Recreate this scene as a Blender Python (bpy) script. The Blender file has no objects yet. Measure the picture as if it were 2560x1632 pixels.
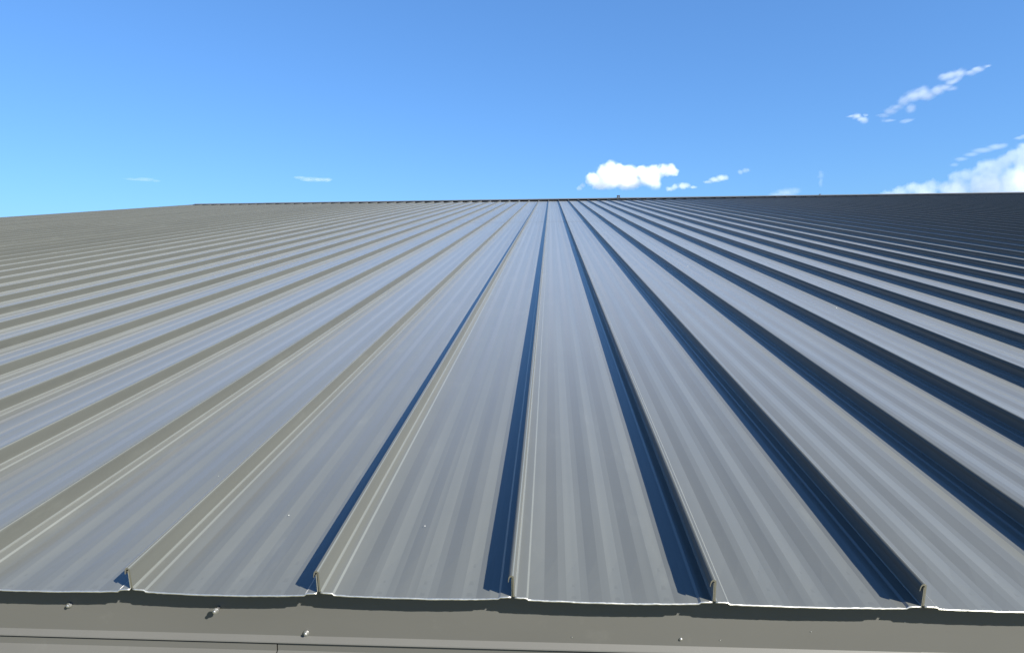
import bpy, bmesh, math, random
from mathutils import Vector, Matrix, noise

random.seed(7)
scene = bpy.context.scene
col = scene.collection
rad = math.radians

# ----------------------------------------------------------------------------- frame of the roof
PITCH = rad(7.1)          # slope of the roof
EAVE = 5.0                # height of the eave above the ground
P = 0.406                 # spacing of the standing seams
RIDGE = 26.6              # length of the slope
LAP = 12.5                # where the upper sheets lap over the lower ones
FIRST, LAST = -38, 56     # seams from the left rake to the right rake
ROOF = Matrix.Translation((0, 0, EAVE)) @ Matrix.Rotation(PITCH, 4, 'X')

# ----------------------------------------------------------------------------- camera
cam_data = bpy.data.cameras.new('camera')
cam = bpy.data.objects.new('camera', cam_data)
col.objects.link(cam)
rx, ry, rz = 1.35017807, 7.07254091e-02, -1.08416518e-02
cam.matrix_world = (ROOF @ Matrix.Translation((0.0790786, -1.17356785, 0.834671864))
                    @ Matrix.Rotation(rz, 4, 'Z') @ Matrix.Rotation(rx, 4, 'X') @ Matrix.Rotation(ry, 4, 'Y'))
cam_data.sensor_fit = 'HORIZONTAL'
cam_data.sensor_width = 36.0
cam_data.lens = 36.0 * 1618.9 / 2560.0
cam_data.clip_start = 0.05
cam_data.clip_end = 60000
scene.camera = cam

# ----------------------------------------------------------------------------- sky and sun
SUN_EL, SUN_AZ = rad(34.2), rad(125.7)     # azimuth clockwise from +Y
world = bpy.data.worlds.new('World')
scene.world = world
world.use_nodes = True
wn, wl = world.node_tree.nodes, world.node_tree.links
wn.clear()
sky = wn.new('ShaderNodeTexSky')
sky.sky_type = 'NISHITA'
sky.sun_disc = False
sky.sun_elevation = SUN_EL
sky.sun_rotation = SUN_AZ
sky.altitude = 200
sky.air_density = 1.0
sky.dust_density = 0.6
sky.ozone_density = 2.0
bg = wn.new('ShaderNodeBackground')
bg.inputs["Strength"].default_value = 0.0625
wo = wn.new('ShaderNodeOutputWorld')
gam = wn.new('ShaderNodeGamma')
gam.inputs['Gamma'].default_value = 0.65
tint = wn.new('ShaderNodeVectorMath')
tint.operation = 'MULTIPLY'
tint.inputs[1].default_value = (0.508, 0.96, 1.613)
wl.new(sky.outputs[0], gam.inputs['Color'])
wl.new(gam.outputs[0], tint.inputs[0])
wl.new(tint.outputs[0], bg.inputs['Color'])
wl.new(bg.outputs[0], wo.inputs['Surface'])

sun_dir = Vector((math.sin(SUN_AZ) * math.cos(SUN_EL), math.cos(SUN_AZ) * math.cos(SUN_EL), math.sin(SUN_EL)))
sun_data = bpy.data.lights.new('sun', 'SUN')
sun_data.energy = 5.0
sun_data.angle = rad(0.53)
sun_data.color = (1.0, 0.95, 0.86)
sun = bpy.data.objects.new('sun', sun_data)
sun.rotation_euler = sun_dir.to_track_quat('Z', 'Y').to_euler()
sun.location = sun_dir * 60
col.objects.link(sun)

scene.view_settings.view_transform = 'Standard'
scene.view_settings.look = 'None'
scene.view_settings.exposure = 1.7
scene.view_settings.gamma = 1.0
scene.view_settings.use_curve_mapping = False
scene.render.engine = 'CYCLES'
scene.cycles.volume_bounces = 10
scene.cycles.volume_step_rate = 0.5
scene.cycles.max_bounces = 16
scene.cycles.use_denoising = True

# ----------------------------------------------------------------------------- helpers
def link(name, mesh, mats, parent=None, matrix=None):
    o = bpy.data.objects.new(name, mesh)
    col.objects.link(o)
    for m in mats:
        if m.name not in mesh.materials:
            mesh.materials.append(m)
    if parent:
        o.parent = parent
    if matrix is not None:
        o.matrix_local = matrix
    return o

def tag(o, label=None, cat=None, group=None, kind=None):
    if label: o['label'] = label
    if cat: o['category'] = cat
    if group: o['group'] = group
    if kind: o['kind'] = kind
    return o

def empty(name, loc=(0, 0, 0)):
    o = bpy.data.objects.new(name, None)
    o.location = loc
    col.objects.link(o)
    return o

def extrude(name, ring, stations, deform=None, cap_mat=0, back_mat=0):
    """closed ring of (x, z) swept along y; ring runs counter-clockwise seen from -y"""
    n = len(ring)
    verts, faces, mats = [], [], []
    for y in stations:
        for x, z in ring:
            verts.append(deform(x, y, z) if deform else (x, y, z))
    for s in range(len(stations) - 1):
        for k in range(n):
            a, b = s * n + k, s * n + (k + 1) % n
            faces.append((a, a + n, b + n, b)); mats.append(0)
    faces.append(tuple(range(n))); mats.append(cap_mat)
    faces.append(tuple(reversed(range((len(stations) - 1) * n, len(stations) * n)))); mats.append(back_mat)
    me = bpy.data.meshes.new(name)
    me.from_pydata(verts, [], faces)
    bm = bmesh.new(); bm.from_mesh(me)
    bmesh.ops.recalc_face_normals(bm, faces=bm.faces)
    bm.to_mesh(me); bm.free()
    return me, mats

def set_mats(me, mats):
    for p, m in zip(me.polygons, mats):
        p.material_index = m

def sweep_x(name, ring, xs, jitter=None):
    """closed ring of (y, z) swept along x"""
    n = len(ring)
    verts, faces = [], []
    for x in xs:
        for y, z in ring:
            dy, dz = jitter(x, y, z) if jitter else (0, 0)
            verts.append((x, y + dy, z + dz))
    for s in range(len(xs) - 1):
        for k in range(n):
            a, b = s * n + k, s * n + (k + 1) % n
            faces.append((a, b, b + n, a + n))
    faces.append(tuple(reversed(range(n))))
    faces.append(tuple(range((len(xs) - 1) * n, len(xs) * n)))
    me = bpy.data.meshes.new(name)
    me.from_pydata(verts, [], faces)
    bm = bmesh.new(); bm.from_mesh(me)
    bmesh.ops.recalc_face_normals(bm, faces=bm.faces)
    bm.to_mesh(me); bm.free()
    return me

def sheet_ring(line, t):
    """thicken an open (x, z) polyline by t on its under side into a closed ring"""
    low = []
    for i, (x, z) in enumerate(line):
        a = line[max(i - 1, 0)]; b = line[min(i + 1, len(line) - 1)]
        dx, dz = b[0] - a[0], b[1] - a[1]
        l = math.hypot(dx, dz) or 1
        low.append((x + dz / l * t, z - dx / l * t))
    return list(line) + low[::-1]

def frange(a, b, step):
    n = max(1, int(round((b - a) / step)))
    return [a + (b - a) * i / n for i in range(n + 1)]

# ----------------------------------------------------------------------------- materials
def nodes_of(name):
    m = bpy.data.materials.new(name)
    m.use_nodes = True
    nt = m.node_tree
    b = nt.nodes['Principled BSDF']
    return m, nt, b

def painted_steel(name, base, rough, streak=(26, 0.16, 26), var=0.10, rough_var=0.12, bump=0.02, ior=1.5, coat=0.0, coat_rough=0.2, sheen=0.0, coat_ior=1.5):
    m, nt, b = nodes_of(name)
    N, L = nt.nodes, nt.links
    tc = N.new('ShaderNodeTexCoord')
    geo = N.new('ShaderNodeObjectInfo')
    mp = N.new('ShaderNodeMapping'); mp.inputs['Scale'].default_value = streak
    add = N.new('ShaderNodeVectorMath'); add.operation = 'ADD'
    sc = N.new('ShaderNodeVectorMath'); sc.operation = 'SCALE'; sc.inputs['Scale'].default_value = 3.7
    L.new(geo.outputs['Location'], sc.inputs[0])
    L.new(tc.outputs['Object'], add.inputs[0]); L.new(sc.outputs[0], add.inputs[1])
    L.new(add.outputs[0], mp.inputs['Vector'])
    n1 = N.new('ShaderNodeTexNoise'); n1.inputs['Scale'].default_value = 1.0; n1.inputs['Detail'].default_value = 3
    L.new(mp.outputs[0], n1.inputs['Vector'])
    n2 = N.new('ShaderNodeTexNoise'); n2.inputs['Scale'].default_value = 2.3; n2.inputs['Detail'].default_value = 6
    n2.inputs['Roughness'].default_value = 0.65
    L.new(add.outputs[0], n2.inputs['Vector'])
    mix = N.new('ShaderNodeMix'); mix.data_type = 'FLOAT'; mix.inputs['Factor'].default_value = 0.35
    L.new(n1.outputs['Fac'], mix.inputs['A']); L.new(n2.outputs['Fac'], mix.inputs['B'])
    cr = N.new('ShaderNodeMapRange')
    cr.inputs['From Min'].default_value = 0.3; cr.inputs['From Max'].default_value = 0.7
    cr.inputs['To Min'].default_value = 1 - var; cr.inputs['To Max'].default_value = 1 + var
    L.new(mix.outputs['Result'], cr.inputs['Value'])
    tone = N.new('ShaderNodeMapRange')                       # every sheet has aged a little differently
    tone.inputs['To Min'].default_value = 0.95; tone.inputs['To Max'].default_value = 1.05
    L.new(geo.outputs['Random'], tone.inputs['Value'])
    ms = N.new('ShaderNodeMapping'); ms.inputs['Scale'].default_value = (9.0, 2.2, 9.0)
    L.new(add.outputs[0], ms.inputs['Vector'])
    n3 = N.new('ShaderNodeTexNoise'); n3.inputs['Scale'].default_value = 1.0; n3.inputs['Detail'].default_value = 7
    n3.inputs['Roughness'].default_value = 0.7
    L.new(ms.outputs[0], n3.inputs['Vector'])
    scuff = N.new('ShaderNodeMapRange')
    scuff.inputs['From Min'].default_value = 0.58; scuff.inputs['From Max'].default_value = 0.72
    scuff.inputs['To Min'].default_value = 1.0; scuff.inputs['To Max'].default_value = 1.16
    L.new(n3.outputs['Fac'], scuff.inputs['Value'])
    t1 = N.new('ShaderNodeMath'); t1.operation = 'MULTIPLY'
    L.new(cr.outputs[0], t1.inputs[0]); L.new(tone.outputs[0], t1.inputs[1])
    t2 = N.new('ShaderNodeMath'); t2.operation = 'MULTIPLY'
    L.new(t1.outputs[0], t2.inputs[0]); L.new(scuff.outputs[0], t2.inputs[1])
    c = N.new('ShaderNodeVectorMath'); c.operation = 'SCALE'; c.inputs[0].default_value = base
    L.new(t2.outputs[0], c.inputs['Scale'])
    L.new(c.outputs[0], b.inputs['Base Color'])
    rr = N.new('ShaderNodeMapRange')
    rr.inputs['From Min'].default_value = 0.3; rr.inputs['From Max'].default_value = 0.7
    rr.inputs['To Min'].default_value = rough - rough_var; rr.inputs['To Max'].default_value = rough + rough_var
    L.new(mix.outputs['Result'], rr.inputs['Value'])
    L.new(rr.outputs[0], b.inputs['Roughness'])
    fine = N.new('ShaderNodeTexNoise'); fine.inputs['Scale'].default_value = 700; fine.inputs['Detail'].default_value = 2
    L.new(tc.outputs['Object'], fine.inputs['Vector'])
    bu = N.new('ShaderNodeBump'); bu.inputs['Strength'].default_value = bump; bu.inputs['Distance'].default_value = 0.001
    L.new(fine.outputs['Fac'], bu.inputs['Height'])
    L.new(bu.outputs[0], b.inputs['Normal'])
    b.inputs['IOR'].default_value = ior
    b.inputs['Sheen Weight'].default_value = sheen      # added to brighten the paint at grazing view
    b.inputs['Sheen Roughness'].default_value = 0.3
    b.inputs['Sheen Tint'].default_value = (1.0, 0.98, 0.94, 1)
    b.inputs['Coat Weight'].default_value = coat
    b.inputs['Coat Roughness'].default_value = coat_rough
    b.inputs['Coat IOR'].default_value = coat_ior
    return m

def bare_metal(name, base, rough):
    m, nt, b = nodes_of(name)
    N, L = nt.nodes, nt.links
    tc = N.new('ShaderNodeTexCoord')
    n = N.new('ShaderNodeTexNoise'); n.inputs['Scale'].default_value = 160; n.inputs['Detail'].default_value = 3
    L.new(tc.outputs['Object'], n.inputs['Vector'])
    r = N.new('ShaderNodeMapRange'); r.inputs['To Min'].default_value = rough - 0.12; r.inputs['To Max'].default_value = rough + 0.15
    L.new(n.outputs['Fac'], r.inputs['Value']); L.new(r.outputs[0], b.inputs['Roughness'])
    b.inputs['Base Color'].default_value = (*base, 1)
    b.inputs['Metallic'].default_value = 0.9
    return m

GREY = (0.0575, 0.0605, 0.0545)
PAN_LIT = tuple(c * 1.16 for c in GREY)      # flats lightened in colour to stand in for their sunlit brightness
TRIM = (0.063, 0.0625, 0.0565)
PAINT = dict(rough_var=0.04, ior=1.5, coat=0.68, coat_rough=0.21, coat_ior=1.5, sheen=0.42)
M_PAN = painted_steel('roof_paint', PAN_LIT, 0.55, **PAINT)
M_SEAM = painted_steel('seam_paint', tuple(c * 0.97 for c in GREY), 0.5, rough_var=0.04, ior=1.34, coat=0.10, coat_rough=0.3, sheen=0.14)  # same paint as the pans, kept darker to deepen the shaded rib sides
M_FACET_LIT = painted_steel('roof_facet_lit', tuple(c * 1.11 for c in PAN_LIT), 0.52, **PAINT)   # sun-facing facets painted lighter, shading put into the colour
M_FACET_SHADE = painted_steel('roof_facet_shade', tuple(c * 0.90 for c in PAN_LIT), 0.58, **PAINT)  # facets turned from the sun, their shade painted in as darker colour
M_BEND_GLINT = painted_steel('roof_bend_glint', tuple(c * 1.45 for c in GREY), 0.5, **PAINT)      # sun glint along the bends painted as a lighter colour
M_TRIM = painted_steel('trim_paint', TRIM, 0.62, streak=(1.5, 6, 6), var=0.06, rough_var=0.05, ior=1.4, coat=0.3, coat_rough=0.28)
M_WALL = painted_steel('wall_paint', (0.20, 0.195, 0.18), 0.45, streak=(6, 6, 0.5))
M_EDGE = bare_metal('cut_steel', (0.60, 0.585, 0.53), 0.38)
M_RIBEND = bare_metal('rib_end_steel', (0.30, 0.29, 0.26), 0.40)
M_SCREW = bare_metal('zinc', (0.40, 0.40, 0.39), 0.34)
M_DARK = painted_steel('near_black', (0.02, 0.02, 0.022), 0.6)
M_CLOSURE = painted_steel('closure_foam', (0.012, 0.012, 0.012), 0.8)

# ----------------------------------------------------------------------------- ground
def ground_material():
    m, nt, b = nodes_of('dry_grass')
    N, L = nt.nodes, nt.links
    tc = N.new('ShaderNodeTexCoord')
    n = N.new('ShaderNodeTexNoise'); n.inputs['Scale'].default_value = 0.6; n.inputs['Detail'].default_value = 8
    L.new(tc.outputs['Object'], n.inputs['Vector'])
    r = N.new('ShaderNodeValToRGB')
    r.color_ramp.elements[0].position = 0.35; r.color_ramp.elements[0].color = (0.055, 0.075, 0.025, 1)
    r.color_ramp.elements[1].position = 0.68; r.color_ramp.elements[1].color = (0.16, 0.14, 0.08, 1)
    L.new(n.outputs['Fac'], r.inputs['Fac']); L.new(r.outputs['Color'], b.inputs['Base Color'])
    b.inputs['Roughness'].default_value = 0.95
    return m

bm = bmesh.new()
bmesh.ops.create_circle(bm, cap_ends=True, segments=96, radius=30000)
me = bpy.data.meshes.new('ground'); bm.to_mesh(me); bm.free()
tag(link('ground', me, [ground_material()]), 'dry grass ground around the metal building', kind='structure')

# ----------------------------------------------------------------------------- building
building = empty('metal_building', (0, 0, 0))
tag(building, 'grey metal building with a long standing seam roof seen from its eave', 'building')
UP = Matrix.Identity(4)

# --- roof sheets -------------------------------------------------------------
SHELF = 0.0035
def pan_line():
    h = 0.0033
    pts = [(0.0030, SHELF), (0.0270, SHELF), (0.0308, 0.0)]
    x, z = 0.0310, 0.0
    for w, d in ((.032, -h), (.0295, h), (.017, 0), (.0295, -h), (.016, 0), (.0275, h), (.018, 0), (.0275, -h),
                 (.016, 0), (.0295, h), (.025, 0), (.030, -h), (.0295, h)):
        x += w; z += d
        pts.append((x, z))
    pts += [(P - 0.0310, 0.0), (P - 0.0262, SHELF), (P - 0.0042, SHELF), (P - 0.0030, SHELF + 0.002), (P - 0.0030, 0.046)]
    return pts

PAN_LINE = pan_line()
PAN_RING = sheet_ring(PAN_LINE, 0.0008)
SEAM_RING = [(0.0068, SHELF + 0.0003), (0.0040, SHELF + 0.0014), (0.0026, 0.0080), (0.0022, 0.0475), (0.0012, 0.0508), (-0.0012, 0.0526), (-0.0042, 0.0527),
             (-0.0068, 0.0512), (-0.0086, 0.0482), (-0.0098, 0.0430), (-0.0102, 0.0370), (-0.0090, 0.0366), (-0.0082, 0.0420),
             (-0.0068, 0.0462), (-0.0050, 0.0484), (-0.0028, 0.0488), (-0.0012, 0.0470), (-0.0009, 0.0040)]

def make_deform(sag, seed, lift=0.0):
    def d(x, y, z):
        t = min(max(x / P, 0), 1)
        bow = math.sin(math.pi * t) ** 0.8 if 0 < t < 1 else 0
        e = math.exp(-y / 0.55)
        g = min(1.0, 0.12 + y / 0.22) if 0.031 < x < P - 0.031 else 1.0
        z *= g
        oil = 0.0007 * noise.noise(Vector((x * 5.0, y * 0.7, seed * 9.1))) * bow
        wob = 0.0015 * noise.noise(Vector((0.3, y * 0.9, seed * 3.3)))
        return (x + wob, y, z - sag * bow * e + oil + lift)
    return d

LOW_Y = [0, .03, .08, .16, .3, .5, .8, 1.2, 1.7, 2.3, 3.0, 3.8, 4.7, 5.7, 6.8, 8.0, 9.4, 10.9, LAP + 0.05]
HIGH_Y = [LAP, 14.5, 16.5, 18.5, 20.5, 22.5, 24.5, RIDGE]

def hem_mesh(deform, seed):
    xs, zs = [], []
    pts = [p for p in PAN_LINE[:-2]]
    r = random.Random(seed)
    fine = []
    for (x0, z0), (x1, z1) in zip(pts, pts[1:]):
        n = max(1, int((x1 - x0) / 0.006))
        for k in range(n):
            fine.append((x0 + (x1 - x0) * k / n, z0 + (z1 - z0) * k / n))
    fine.append(pts[-1])
    verts, faces = [], []
    K = 8
    for x, z in fine:
        R = 0.0018 + r.uniform(-0.00025, 0.00035)
        dz = r.uniform(-0.0003, 0.0003)
        for k in range(K):
            a = 2 * math.pi * k / K
            px, py, pz = deform(x, 0.0, z)
            verts.append((px, -0.0006 + R * math.cos(a) * 0.8, pz - 0.0012 + dz + R * math.sin(a)))
    for s in range(len(fine) - 1):
        for k in range(K):
            a, b = s * K + k, s * K + (k + 1) % K
            faces.append((a, b, b + K, a + K))
    faces.append(tuple(range(K))); faces.append(tuple(range((len(fine) - 1) * K, len(fine) * K)))
    me = bpy.data.meshes.new('eave_hem')
    me.from_pydata(verts, [], faces)
    b = bmesh.new(); b.from_mesh(me); bmesh.ops.recalc_face_normals(b, faces=b.faces); b.to_mesh(me); b.free()
    for p in me.polygons: p.use_smooth = True
    return me

variants = []
for v, sag in enumerate((0.0060, 0.0068, 0.0055, 0.0045, 0.0034, 0.0038)):
    d = make_deform(sag, v + 1)
    low, lm = extrude('roof_panel', PAN_RING, LOW_Y, d, 1)
    seam, sm = extrude('seam', SEAM_RING, LOW_Y, d, 1)
    hem = hem_mesh(d, v)
    du = make_deform(0.0, v + 11, 0.0016)
    high, hm = extrude('roof_panel', PAN_RING, HIGH_Y, du, 0)
    hseam, hsm = extrude('seam', SEAM_RING, HIGH_Y, du, 0)
    for m_, mm in ((low, lm), (seam, sm), (high, hm), (hseam, hsm)):
        for mat in (M_PAN if m_ in (low, high) else M_SEAM, M_EDGE if m_ is low else M_RIBEND, M_FACET_LIT, M_FACET_SHADE, M_BEND_GLINT): m_.materials.append(mat)
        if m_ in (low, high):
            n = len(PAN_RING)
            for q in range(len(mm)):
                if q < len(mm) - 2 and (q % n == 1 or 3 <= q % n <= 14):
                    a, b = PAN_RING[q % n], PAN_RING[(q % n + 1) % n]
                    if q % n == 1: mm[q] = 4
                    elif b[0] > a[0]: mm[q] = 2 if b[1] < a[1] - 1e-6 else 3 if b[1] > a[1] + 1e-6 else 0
        else:
            n = len(SEAM_RING)
            for q in range(len(mm) - 2):
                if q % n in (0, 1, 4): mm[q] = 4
        set_mats(m_, mm)
    hem.materials.append(M_EDGE)
    variants.append((low, seam, hem, high, hseam))

rnd = random.Random(3)
for i in range(FIRST, LAST):
    v = (i + 3) if -3 <= i <= 2 else rnd.randrange(len(variants))
    low, seam, hem, high, hseam = variants[v]
    jy = 0.0 if i == 0 else rnd.uniform(-0.002, 0.002)
    base = ROOF @ Matrix.Translation((i * P, jy, 0))
    p = link('roof_panel', low, [], building, base)
    link('seam', seam, [], p)
    link('eave_hem', hem, [], p)
    base = ROOF @ Matrix.Translation((i * P, rnd.uniform(-0.004, 0.004), 0))
    p = link('roof_panel', high, [], building, base)
    link('seam', hseam, [], p)

# --- ridge -------------------------------------------------------------------
X0, X1 = FIRST * P - 0.02, LAST * P + 0.02
rc = ROOF @ Matrix.Translation((0, RIDGE, 0))
XS = [X0 + (X1 - X0) * k / 12 for k in range(13)]
cap_ring = [(-0.030, 0.0705), (-0.030, 0.0690), (-0.0285, 0.0690), (-0.0285, 0.0695), (0.16, 0.0980), (0.16, 0.1000)]
for k in range(12):                       # lengths of ridge cap, each lapped over the next
    lift = 0.0016 if k % 2 else 0.0
    over = 0.06 if k % 2 else 0.0
    me = sweep_x('ridge_cap', [(y - lift, z + lift) for y, z in cap_ring], [XS[k] - over, XS[k + 1] + over])
    link('ridge_cap', me, [M_TRIM], building, rc)
me = sweep_x('ridge_closure', [(0.14, -0.03), (0.144, -0.03), (0.144, 0.090), (0.14, 0.090)], XS)
link('ridge_closure', me, [M_CLOSURE], building, rc)
# rear slope, falling away beyond the ridge
ridge_w = ROOF @ Vector((0, RIDGE + 0.16, 0.0995))
rear = Matrix.Translation((0, ridge_w.y, ridge_w.z)) @ Matrix.Rotation(-PITCH, 4, 'X')
me = sweep_x('rear_slope', [(0.001, -0.002), (RIDGE, -0.002), (RIDGE, 0.0), (0.001, 0.0)], XS)
link('rear_slope', me, [M_PAN], building, rear)

# --- rake trims --------------------------------------------------------------
for side in (-1, 1):
    x = FIRST * P if side < 0 else LAST * P
    ring = [(-0.10, -0.16), (0.0, -0.16), (0.0, -0.004), (0.012, -0.004), (0.012, 0.060), (-0.10, 0.066)] if side < 0 else \
           [(0.0, -0.16), (0.10, -0.16), (0.10, 0.066), (-0.006, 0.060), (-0.006, -0.004), (0.0, -0.004)]
    me, mm = extrude('rake_trim', ring, [-0.01, 9, 18, RIDGE + 0.1])
    link('rake_trim', me, [M_TRIM], building, ROOF @ Matrix.Translation((x + (-0.012 if side < 0 else 0.012), 0, 0)))

# --- fascia, kick and wall cap (plumb, below the eave) --------------------------
SET = 0.045               # the roof sheets overhang the fascia by this much
T = 0.0012
def fascia_ring(o=0.0):
    f = SET - o
    line = [(f + 0.03, -0.004), (f, -0.0075), (f, -0.1202), (f - 0.0095, -0.1297), (f - 0.0102, -0.1320), (f - 0.0088, -0.1335)]
    back = [(f - 0.0076, -0.1307), (f + T, -0.1197), (f + T, -0.0090), (f + 0.03, -0.0055)]
    return line + back
def gentle(seed, amp=0.0006):
    return lambda x, y, z: (amp * noise.noise(Vector((x * 1.7, z * 9, seed))), 0.0007 * noise.noise(Vector((x * 0.9, 4.4, seed))))
JOINT = 0.839              # overlap of two lengths of fascia
JOINTS = [X0, -11.6, -8.6, -5.6, -2.6, JOINT, 3.9, 7.0, 10.1, 13.2, 16.3, 19.4, X1]
fascias = []
for k, (a, b) in enumerate(zip(JOINTS, JOINTS[1:])):
    o = 0.0009 if k % 2 == 0 else 0.0
    me = sweep_x('fascia', fascia_ring(o), frange(a - (0.02 if k % 2 else 0.0), b + (0.02 if k % 2 else 0.0), 0.12), gentle(3.1))
    fascias.append(link('fascia', me, [M_TRIM], building, Matrix.Translation((0, 0, EAVE))))

def cap_trim_ring(o):
    f = SET - 0.004 - o
    return [(f + 0.012, -0.1375), (f, -0.1375), (f, -0.153), (f - 0.020, -0.168), (f - 0.021, -0.230), (f - 0.0198, -0.230),
            (f - 0.0185, -0.169), (f + 0.0015, -0.1538), (f + 0.0015, -0.139), (f + 0.012, -0.139)]
SEAMX = -0.520
WJ = [X0, -12.0, -9.0, -6.0, -3.3, SEAMX, 2.5, 5.5, 8.5, 11.5, 14.5, 17.5, 20.5, X1]
caps = []
for k, (a, b) in enumerate(zip(WJ, WJ[1:])):
    o = 0.0012 if k % 2 == 0 else 0.0
    me = sweep_x('wall_cap', cap_trim_ring(o), frange(a + 0.0012, b - 0.0012, 0.15), gentle(k * 1.7 + 40))
    caps.append(link('wall_cap', me, [M_TRIM], building, Matrix.Translation((0, 0, EAVE))))
# dark strip added as painted shade in the gap between the two trims
me = sweep_x('gap_strip', [(SET - 0.001, -0.139), (SET + 0.02, -0.139), (SET + 0.02, -0.130), (SET + 0.0015, -0.130)], frange(X0, X1, 1.0))
link('gap_strip', me, [M_DARK], building, Matrix.Translation((0, 0, EAVE)))

# front wall: ribbed sheets
def wall_ring_x(x0, x1):
    line, x = [], x0
    while x < x1 - 0.299:
        for dx, dy in ((0, 0), (.11, 0), (.13, -.025), (.17, -.025), (.19, 0)):
            line.append((x + dx, 0.07 + dy))
        x += 0.3
    line.append((x1, 0.07))
    return line
line = wall_ring_x(X0, X1)
verts, faces = [], []
for (x, y) in line:
    verts += [(x, y, 0.0), (x, y, EAVE - 0.20), (x, y + 0.003, EAVE - 0.20), (x, y + 0.003, 0.0)]
for s in range(len(line) - 1):
    for k in range(4):
        a, b = s * 4 + k, s * 4 + (k + 1) % 4
        faces.append((a, a + 4, b + 4, b))
me = bpy.data.meshes.new('front_wall'); me.from_pydata(verts, [], faces)
b = bmesh.new(); b.from_mesh(me); bmesh.ops.recalc_face_normals(b, faces=b.faces); b.to_mesh(me); b.free()
link('front_wall', me, [M_WALL], building)
# side walls under the rakes
rear_end = rear @ Vector((0, RIDGE, -0.002))
for x in (X0 - 0.06, X1 + 0.04):
    pts = [(0.075, 0), (rear_end.y, 0), (rear_end.y, rear_end.z - 0.03), (ridge_w.y, ridge_w.z - 0.08), (0.075, EAVE - 0.03)]
    verts = [(x, y, z) for y, z in pts] + [(x + 0.02, y, z) for y, z in pts]
    n = len(pts)
    faces = [tuple(range(n)), tuple(reversed(range(n, 2 * n)))] + [(k, k + n, (k + 1) % n + n, (k + 1) % n) for k in range(n)]
    me = bpy.data.meshes.new('side_wall'); me.from_pydata(verts, [], faces)
    b = bmesh.new(); b.from_mesh(me); bmesh.ops.recalc_face_normals(b, faces=b.faces); b.to_mesh(me); b.free()
    link('side_wall', me, [M_WALL], building)

# --- screws ----------------------------------------------------------------------
def screw_mesh(r, stand, washer=True):
    bm = bmesh.new()
    def disc(r0, r1, y0, y1, seg=12):
        ret = bmesh.ops.create_cone(bm, cap_ends=True, segments=seg, radius1=r0, radius2=r1, depth=abs(y1 - y0))
        bmesh.ops.rotate(bm, verts=ret['verts'], cent=(0, 0, 0), matrix=Matrix.Rotation(rad(90), 3, 'X'))
        bmesh.ops.translate(bm, verts=ret['verts'], vec=(0, (y0 + y1) / 2, 0))
    if stand > 0.001:
        disc(r * 0.42, r * 0.42, 0, -stand, 8)
    if washer:
        disc(r, r * 0.9, -stand, -stand - r * 0.28)
        disc(r * 0.62, r * 0.55, -stand - r * 0.28, -stand - r * 0.95, 6)
    s = bmesh.ops.create_uvsphere(bm, u_segments=12, v_segments=6, radius=r * (0.55 if washer else 0.9))
    bmesh.ops.scale(bm, verts=s['verts'], vec=(1, 0.5, 1))
    bmesh.ops.translate(bm, verts=s['verts'], vec=(0, -stand - r * (0.95 if washer else 0.1), 0))
    me = bpy.data.meshes.new('screw'); bm.to_mesh(me); bm.free()
    return me

SCREW = screw_mesh(0.0064, 0.0006)
LONG = screw_mesh(0.0068, 0.014)
RIVET = screw_mesh(0.0036, 0.0, False)
DOT = screw_mesh(0.0011, 0.0, False)
for mesh in (SCREW, LONG, RIVET, DOT):
    mesh.materials.append(M_SCREW)
SCREWS = []   # filled from measured places: (x, drop below the eave, mesh, carrier)

def carrier_at(lst, joints, x):
    for o, a, b in zip(lst, joints, joints[1:]):
        if a <= x < b: return o
for x, dz, mesh, where, name in [
        (-0.990, -0.0618, SCREW, 'f', 'screw'), (-0.648, -0.0590, LONG, 'f', 'screw'), (-0.4545, -0.1125, SCREW, 'f', 'screw'),
        (0.350, -0.1049, RIVET, 'f', 'rivet'), (0.122, -0.1068, DOT, 'f', 'rivet'), (0.4315, -0.1044, DOT, 'f', 'rivet'),
        (0.616, -0.0808, DOT, 'f', 'rivet'), (0.803, -0.0549, DOT, 'f', 'rivet'), (-0.701, -0.1640, SCREW, 'c', 'screw')]:
    par = carrier_at(fascias, JOINTS, x) if where == 'f' else carrier_at(caps, WJ, x)
    y = SET - 0.0016 if where == 'f' else SET - 0.018
    link(name, mesh, [], par, Matrix.Translation((x, y, dz)))

# ----------------------------------------------------------------------------- fixtures on the ridge
def box(bm, x0, x1, y0, y1, z0, z1):
    r = bmesh.ops.create_cube(bm, size=1)
    bmesh.ops.scale(bm, verts=r['verts'], vec=(x1 - x0, y1 - y0, z1 - z0))
    bmesh.ops.translate(bm, verts=r['verts'], vec=((x0 + x1) / 2, (y0 + y1) / 2, (z0 + z1) / 2))
def boxes(name, items, mat, parent):
    bm = bmesh.new()
    for it in items: box(bm, *it)
    bmesh.ops.bevel(bm, geom=bm.edges[:], offset=0.003, segments=1, affect='EDGES')
    me = bpy.data.meshes.new(name); bm.to_mesh(me); bm.free()
    return link(name, me, [mat], parent)
FX = 2.91
base = ROOF @ Vector((FX, RIDGE + 0.08, 0.084))
anchor = empty('ridge_bracket', base)
tag(anchor, 'small dark bracket with two posts standing on the ridge under the puffy cloud', 'bracket')
boxes('base_plate', [(-0.10, 0.10, -0.05, 0.05, 0.0, 0.012)], M_TRIM, anchor)
boxes('post', [(-0.058, -0.010, -0.03, 0.03, 0.012, 0.105)], M_DARK, anchor)
boxes('post', [(0.010, 0.058, -0.03, 0.03, 0.012, 0.105)], M_DARK, anchor)
boxes('crossbar', [(-0.062, 0.062, -0.034, 0.034, 0.085, 0.118)], M_DARK, anchor)
base = ROOF @ Vector((11.13, RIDGE + 0.08, 0.084))
knob = empty('ridge_clip', base)
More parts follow.
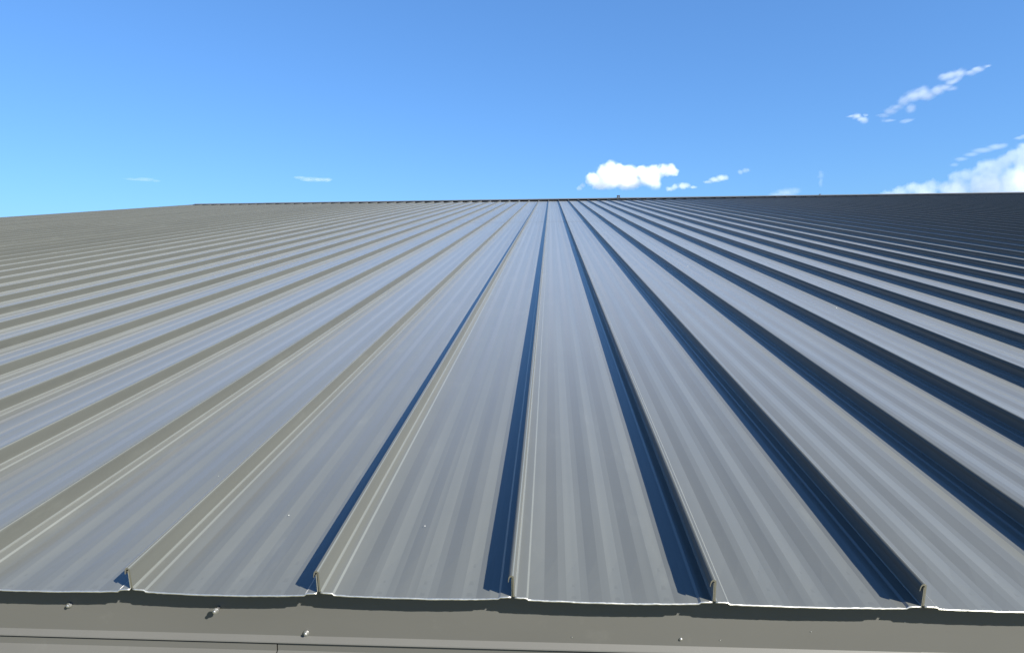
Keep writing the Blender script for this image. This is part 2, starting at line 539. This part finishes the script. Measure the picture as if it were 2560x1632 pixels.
tag(knob, 'tiny dark clip sticking up from the ridge on the right, far from the bracket', 'clip')
boxes('stem', [(-0.012, 0.012, -0.012, 0.012, 0.0, 0.035)], M_DARK, knob)
boxes('head', [(-0.035, 0.04, -0.02, 0.02, 0.03, 0.05)], M_DARK, knob)

# ----------------------------------------------------------------------------- specks lying on the roof
bm = bmesh.new()
rd = random.Random(21)
SPECKS = [(-0.60, 0.32, .0011), (-0.9, 0.539, .0010), (-0.236, 0.278, .0012), (-9.087, 12.835, .018)]
for _ in range(40):
    SPECKS.append((rd.uniform(-12, 16), rd.uniform(0.6, 22), rd.uniform(.001, .004)))
for x, y, r in SPECKS:
    s = bmesh.ops.create_icosphere(bm, subdivisions=1, radius=r)
    bmesh.ops.scale(bm, verts=s['verts'], vec=(1, 1.4, 0.5))
    bmesh.ops.translate(bm, verts=s['verts'], vec=(x, y, 0.001))
me = bpy.data.meshes.new('debris'); bm.to_mesh(me); bm.free()
M_CHIP = painted_steel('pale_chip', (0.55, 0.54, 0.5), 0.7)
tag(link('debris', me, [M_CHIP], None, ROOF), 'pale specks of debris scattered on the roof sheets', kind='stuff')

# ----------------------------------------------------------------------------- clouds
CLOUD_D = 3000.0
PX = CLOUD_D / 1619.0           # metres at the clouds for one pixel of the photograph

def cloud_material(blobs, scale, density, warp, warp_size, stretch, slant, edge, detail, fade, seed):
    """density of a cloud: soft lobes, pushed about by turbulence and frayed by a finer one"""
    m = bpy.data.materials.new('cloud_vapour')
    m.use_nodes = True
    nt = m.node_tree
    N, L = nt.nodes, nt.links
    N.clear()
    def vm(op, a=None, b=None, sc=None):
        n = N.new('ShaderNodeVectorMath'); n.operation = op
        for k, v in ((0, a), (1, b)):
            if v is None: continue
            if hasattr(v, 'links'): L.new(v, n.inputs[k])
            else: n.inputs[k].default_value = v
        if sc is not None: n.inputs['Scale'].default_value = sc
        return n
    def mt(op, a, b=None, c=None):
        n = N.new('ShaderNodeMath'); n.operation = op
        for k, v in ((0, a), (1, b), (2, c)):
            if v is None: continue
            if hasattr(v, 'links'): L.new(v, n.inputs[k])
            else: n.inputs[k].default_value = v
        return n.outputs[0]
    out = N.new('ShaderNodeOutputMaterial')
    v = N.new('ShaderNodeVolumeScatter')
    v.inputs['Color'].default_value = (0.99, 0.99, 0.99, 1)
    v.inputs['Anisotropy'].default_value = 0.0
    tc = N.new('ShaderNodeTexCoord')
    p = vm('MULTIPLY', tc.outputs['Object'], tuple(1 / q for q in scale)).outputs[0]     # back to pixels
    mp = N.new('ShaderNodeMapping')
    mp.inputs['Location'].default_value = (seed * 13.7, seed * 3.1, seed * 7.9)
    mp.inputs['Scale'].default_value = (stretch / warp_size, 1 / warp_size, 1 / warp_size)
    rot = N.new('ShaderNodeVectorRotate'); rot.rotation_type = 'Y_AXIS'; rot.inputs['Angle'].default_value = slant
    L.new(p, rot.inputs['Vector'])
    L.new(rot.outputs[0], mp.inputs['Vector'])
    n1 = N.new('ShaderNodeTexNoise'); n1.inputs['Scale'].default_value = 1.0; n1.inputs['Detail'].default_value = 6
    n1.inputs['Roughness'].default_value = 0.62
    L.new(mp.outputs[0], n1.inputs['Vector'])
    w = vm('SCALE', vm('SUBTRACT', n1.outputs['Color'], (0.5, 0.5, 0.5)).outputs[0], sc=warp * 2).outputs[0]
    q = vm('ADD', p, w).outputs[0]
    total = None
    for (x, y, z, rx, ry, rz) in blobs:
        d = vm('LENGTH', vm('MULTIPLY', vm('SUBTRACT', q, (x, y, z)).outputs[0], (1 / rx, 1 / ry, 1 / rz)).outputs[0]).outputs['Value']
        f = mt('SUBTRACT', 1.0, d)
        total = f if total is None else mt('SMOOTH_MAX', total, f, 0.25)
    fray = mt('MULTIPLY', mt('SUBTRACT', n1.outputs['Fac'], 0.5), detail)
    total = mt('ADD', total, fray)
    r = N.new('ShaderNodeMapRange'); r.interpolation_type = 'SMOOTHSTEP'
    r.inputs['From Min'].default_value = 0.12; r.inputs['From Max'].default_value = 0.12 + edge
    r.inputs['To Max'].default_value = density
    L.new(total, r.inputs['Value'])
    sep = N.new('ShaderNodeSeparateXYZ'); L.new(p, sep.inputs[0])
    z = N.new('ShaderNodeMapRange'); z.interpolation_type = 'SMOOTHSTEP'
    z.inputs['From Min'].default_value = fade[0]; z.inputs['From Max'].default_value = fade[1]
    L.new(sep.outputs['Z'], z.inputs['Value'])
    L.new(mt('MULTIPLY', r.outputs[0], z.outputs[0]), v.inputs['Density'])
    L.new(v.outputs[0], out.inputs['Volume'])
    return m

def cloud(label, az, el, blobs, density, warp=8, warp_size=22, stretch=1.0, slant=0.0, edge=0.3, detail=0.5, depth=0.8, voxel=2.5,
          fade=(-400, -399), seed=0):
    """blobs: (x, z, r) or (x, z, rx, rz), in pixels of the photograph about the cloud's centre"""
    bm = bmesh.new()
    rr = random.Random(seed)
    lobes = []
    for bl in blobs:
        x, z, a = bl[:3]
        c = bl[3] if len(bl) > 3 else a
        ry = min(a, c * 2) * depth
        y = rr.uniform(-0.4, 0.4) * min(a, c)
        lobes.append((x, y, z, a * 1.15, ry * 1.15, c * 1.15))
        s = bmesh.ops.create_icosphere(bm, subdivisions=3, radius=1)
        g = warp * 0.35
        bmesh.ops.scale(bm, verts=s['verts'], vec=(a * 1.12 + g, ry * 1.12 + g, c * 1.12 + g))
        bmesh.ops.translate(bm, verts=s['verts'], vec=(x, y, z))
    me = bpy.data.meshes.new('cloud'); bm.to_mesh(me); bm.free()
    o = bpy.data.objects.new('cloud', me); col.objects.link(o)
    md = o.modifiers.new('union', 'REMESH'); md.mode = 'VOXEL'; md.voxel_size = voxel; md.adaptivity = 0
    dg = bpy.context.evaluated_depsgraph_get()
    new = bpy.data.meshes.new_from_object(o.evaluated_get(dg))
    o.modifiers.clear(); o.data = new; bpy.data.meshes.remove(me)
    new.name = 'cloud'
    c = math.cos(rad(az + 3.4))            # an off-axis cloud takes up more of the picture than its angle
    scale = (PX * c * c, PX * c * c, PX * c)
    new.transform(Matrix.Diagonal((*scale, 1)))
    for p in new.polygons: p.use_smooth = True
    new.materials.clear()
    new.materials.append(cloud_material(lobes, scale, density / PX, warp, warp_size, stretch, slant, edge, detail, fade, seed))
    a, e = rad(az), rad(el)
    o.location = cam.matrix_world.translation + Vector((math.sin(a) * math.cos(e), math.cos(a) * math.cos(e), math.sin(e))) * CLOUD_D
    o.rotation_euler = (0, 0, -a)
    tag(o, label, 'cloud', 'clouds in the blue sky')
    return o

def px(items, cx, cz, k):
    return [((b[0] - cx) / k, (cz - b[1]) / k) + tuple(v / k for v in b[2:]) for b in items]

main = [(430,400,120,110),(590,290,120),(720,240,125),(720,400,210,170),(860,260,110),(1000,340,170,150),(1000,470,230,120),(1190,290,115,95),
        (1330,400,190,150),(1410,290,90),(1560,295,110),(1670,285,95),(1740,325,70,60),(1420,520,110,90),(560,480,170,100)]
cloud('big puffy white cloud standing just above the ridge by the small bracket', 6.795, 7.189,
      [(x, z + 2, a * 1.08, (r or [a])[0] * 1.14) for x, z, a, *r in px(main, 1025, 378, 6.55)], 0.05, warp=10, warp_size=17, edge=0.4, detail=0.6, fade=(-40, -4), seed=1)
cloud('tiny puff at the lower left tip of the big puffy cloud', 2.62, 6.55,
      [(-4, -3, 10, 7), (4, 3, 9, 8)], 0.034, warp=5, warp_size=10, edge=0.6, voxel=1.3, seed=2)
cloud('small ragged cloud tucked under the right end of the big puffy cloud', 11.088, 6.286,
      px([(1680,560,90,45),(1770,530,80,60),(1900,520,110,70),(1970,520,80,60),(2080,550,90,36)], 1885, 537, 6.88),
      0.036, warp=6, warp_size=12, edge=0.6, voxel=1.5, seed=3)
cloud('small flat wisp a short way right of the big puffy cloud', 13.94, 6.787,
      [(-22, -5, 14, 5), (-6, -1, 18, 8), (10, 3, 17, 9), (21, 3, 10, 8)], 0.034, warp=5, warp_size=11, edge=0.6, voxel=1.3, seed=4)
cloud('tiny faint tuft above and right of the small flat wisp', 15.96, 7.327,
      [(-7, -1, 11, 7), (4, 2, 11, 8), (10, 3, 10, 6)], 0.018, warp=6, warp_size=9, edge=0.7, voxel=1.3, seed=5)
streak = [(b[0], b[1]) + tuple(v * 1.22 for v in b[2:]) for b in [(1740,235,150,60),(1860,225,110,62),(1990,240,130,40),(2110,210,110,44),(2230,180,70,26),(1850,290,70,40),
          (1110,520,90,70),(1240,460,130,90),(1370,430,120,95),(1440,480,130,70),(1570,430,120,62),(1700,395,100,44),(1760,430,100,30),
          (1200,630,90,70),(930,640,110,46),(800,690,120,26),(880,770,130,30),(1160,800,120,28),(1000,590,110,50),(1790,330,90,46)]]
cloud('long ragged wisp slanting up across the upper right sky', 28.628, 11.751,
      px(streak, 1445, 482, 6.02), 0.028, warp=11, warp_size=17, stretch=0.5, slant=0.45, edge=0.7, detail=0.95, depth=0.7, voxel=1.7, seed=6)
cloud('small torn wisp at the lower left end of the long slanting wisp', 24.11, 10.722,
      px([(310,780,90,32),(390,790,90,46),(470,830,85,52),(505,860,80,52),(520,785,50,30)], 400, 819, 6.02), 0.032,
      warp=8, warp_size=12, stretch=0.7, edge=0.65, detail=0.8, voxel=1.4, seed=7)
bank = [(90,880,150,80),(-20,905,80,40),(190,890,120,80),(430,850,150,110),(620,830,170,120),(800,770,130,120),(930,790,150,130),(1080,770,150,120),(1260,770,140,110),
        (1440,640,120,100),(1580,640,140,120),(1480,760,190,170),(1720,640,150,140),(1830,540,140,130),(1950,590,190,170),(2080,500,150,140),
        (2210,420,150,140),(2330,350,130),(2350,470,210,200),(2520,400,240,220),(2750,380,280),(1000,930,260,200),(1400,920,300,240),
        (1850,850,350,290),(2300,800,400,330),(2700,780,380,340),(650,950,220,160)]
cloud('great white cloud bank rising behind the right end of the ridge', 30.832, 5.995,
      px(bank, 1490, 630, 5.733), 0.018, warp=15, warp_size=26, edge=0.45, detail=0.8, voxel=3.4, seed=8)
cloud('smooth thin streak lying along the top of the great cloud bank', 31.9, 7.55,
      px([(1840,292,210,50),(2010,262,170,58),(2100,256,100,50),(1680,335,150,40),(1540,390,130,40),(1440,460,90,40)], 1790, 310, 5.733),
      0.018, warp=6, warp_size=24, stretch=0.5, slant=0.3, edge=0.7, voxel=1.7, seed=9)
cloud('small flat scrap above the great cloud bank at the far right edge', 34.3, 8.25,
      [(-10, 0, 18, 6), (6, 2, 20, 7), (20, 1, 15, 6)], 0.022, warp=4, warp_size=12, edge=0.6, voxel=1.4, seed=10)
cloud('faint low haze cloud touching the ridge left of the great cloud bank', 19.25, 5.45,
      [(-24, -5, 28, 11), (0, 0, 32, 15), (20, 5, 22, 11)], 0.010, warp=6, warp_size=16, edge=0.7, voxel=1.5, seed=11)
cloud('faint upright tuft between the small wisps and the great cloud bank', 21.75, 6.434,
      [(0, 9, 10, 14), (0, -8, 7, 18)], 0.014, warp=5, warp_size=11, edge=0.7, voxel=1.3, seed=12)
cloud('thin flat wisp low over the left part of the roof', -32.7, 6.53,
      [(-22, 0, 28, 4.5), (8, 1, 34, 6), (34, -1, 15, 4)], 0.017, warp=4, warp_size=18, stretch=0.4, edge=0.7, voxel=1.2, seed=13)
cloud('thin flat wisp low over the ridge between the left wisp and the middle', -20.19, 7.11,
      [(-30, 2, 24, 4.5), (-10, -1, 28, 7), (15, -1, 32, 7), (35, 0, 16, 7)], 0.02, warp=4, warp_size=16, stretch=0.4, edge=0.7, voxel=1.2, seed=14)
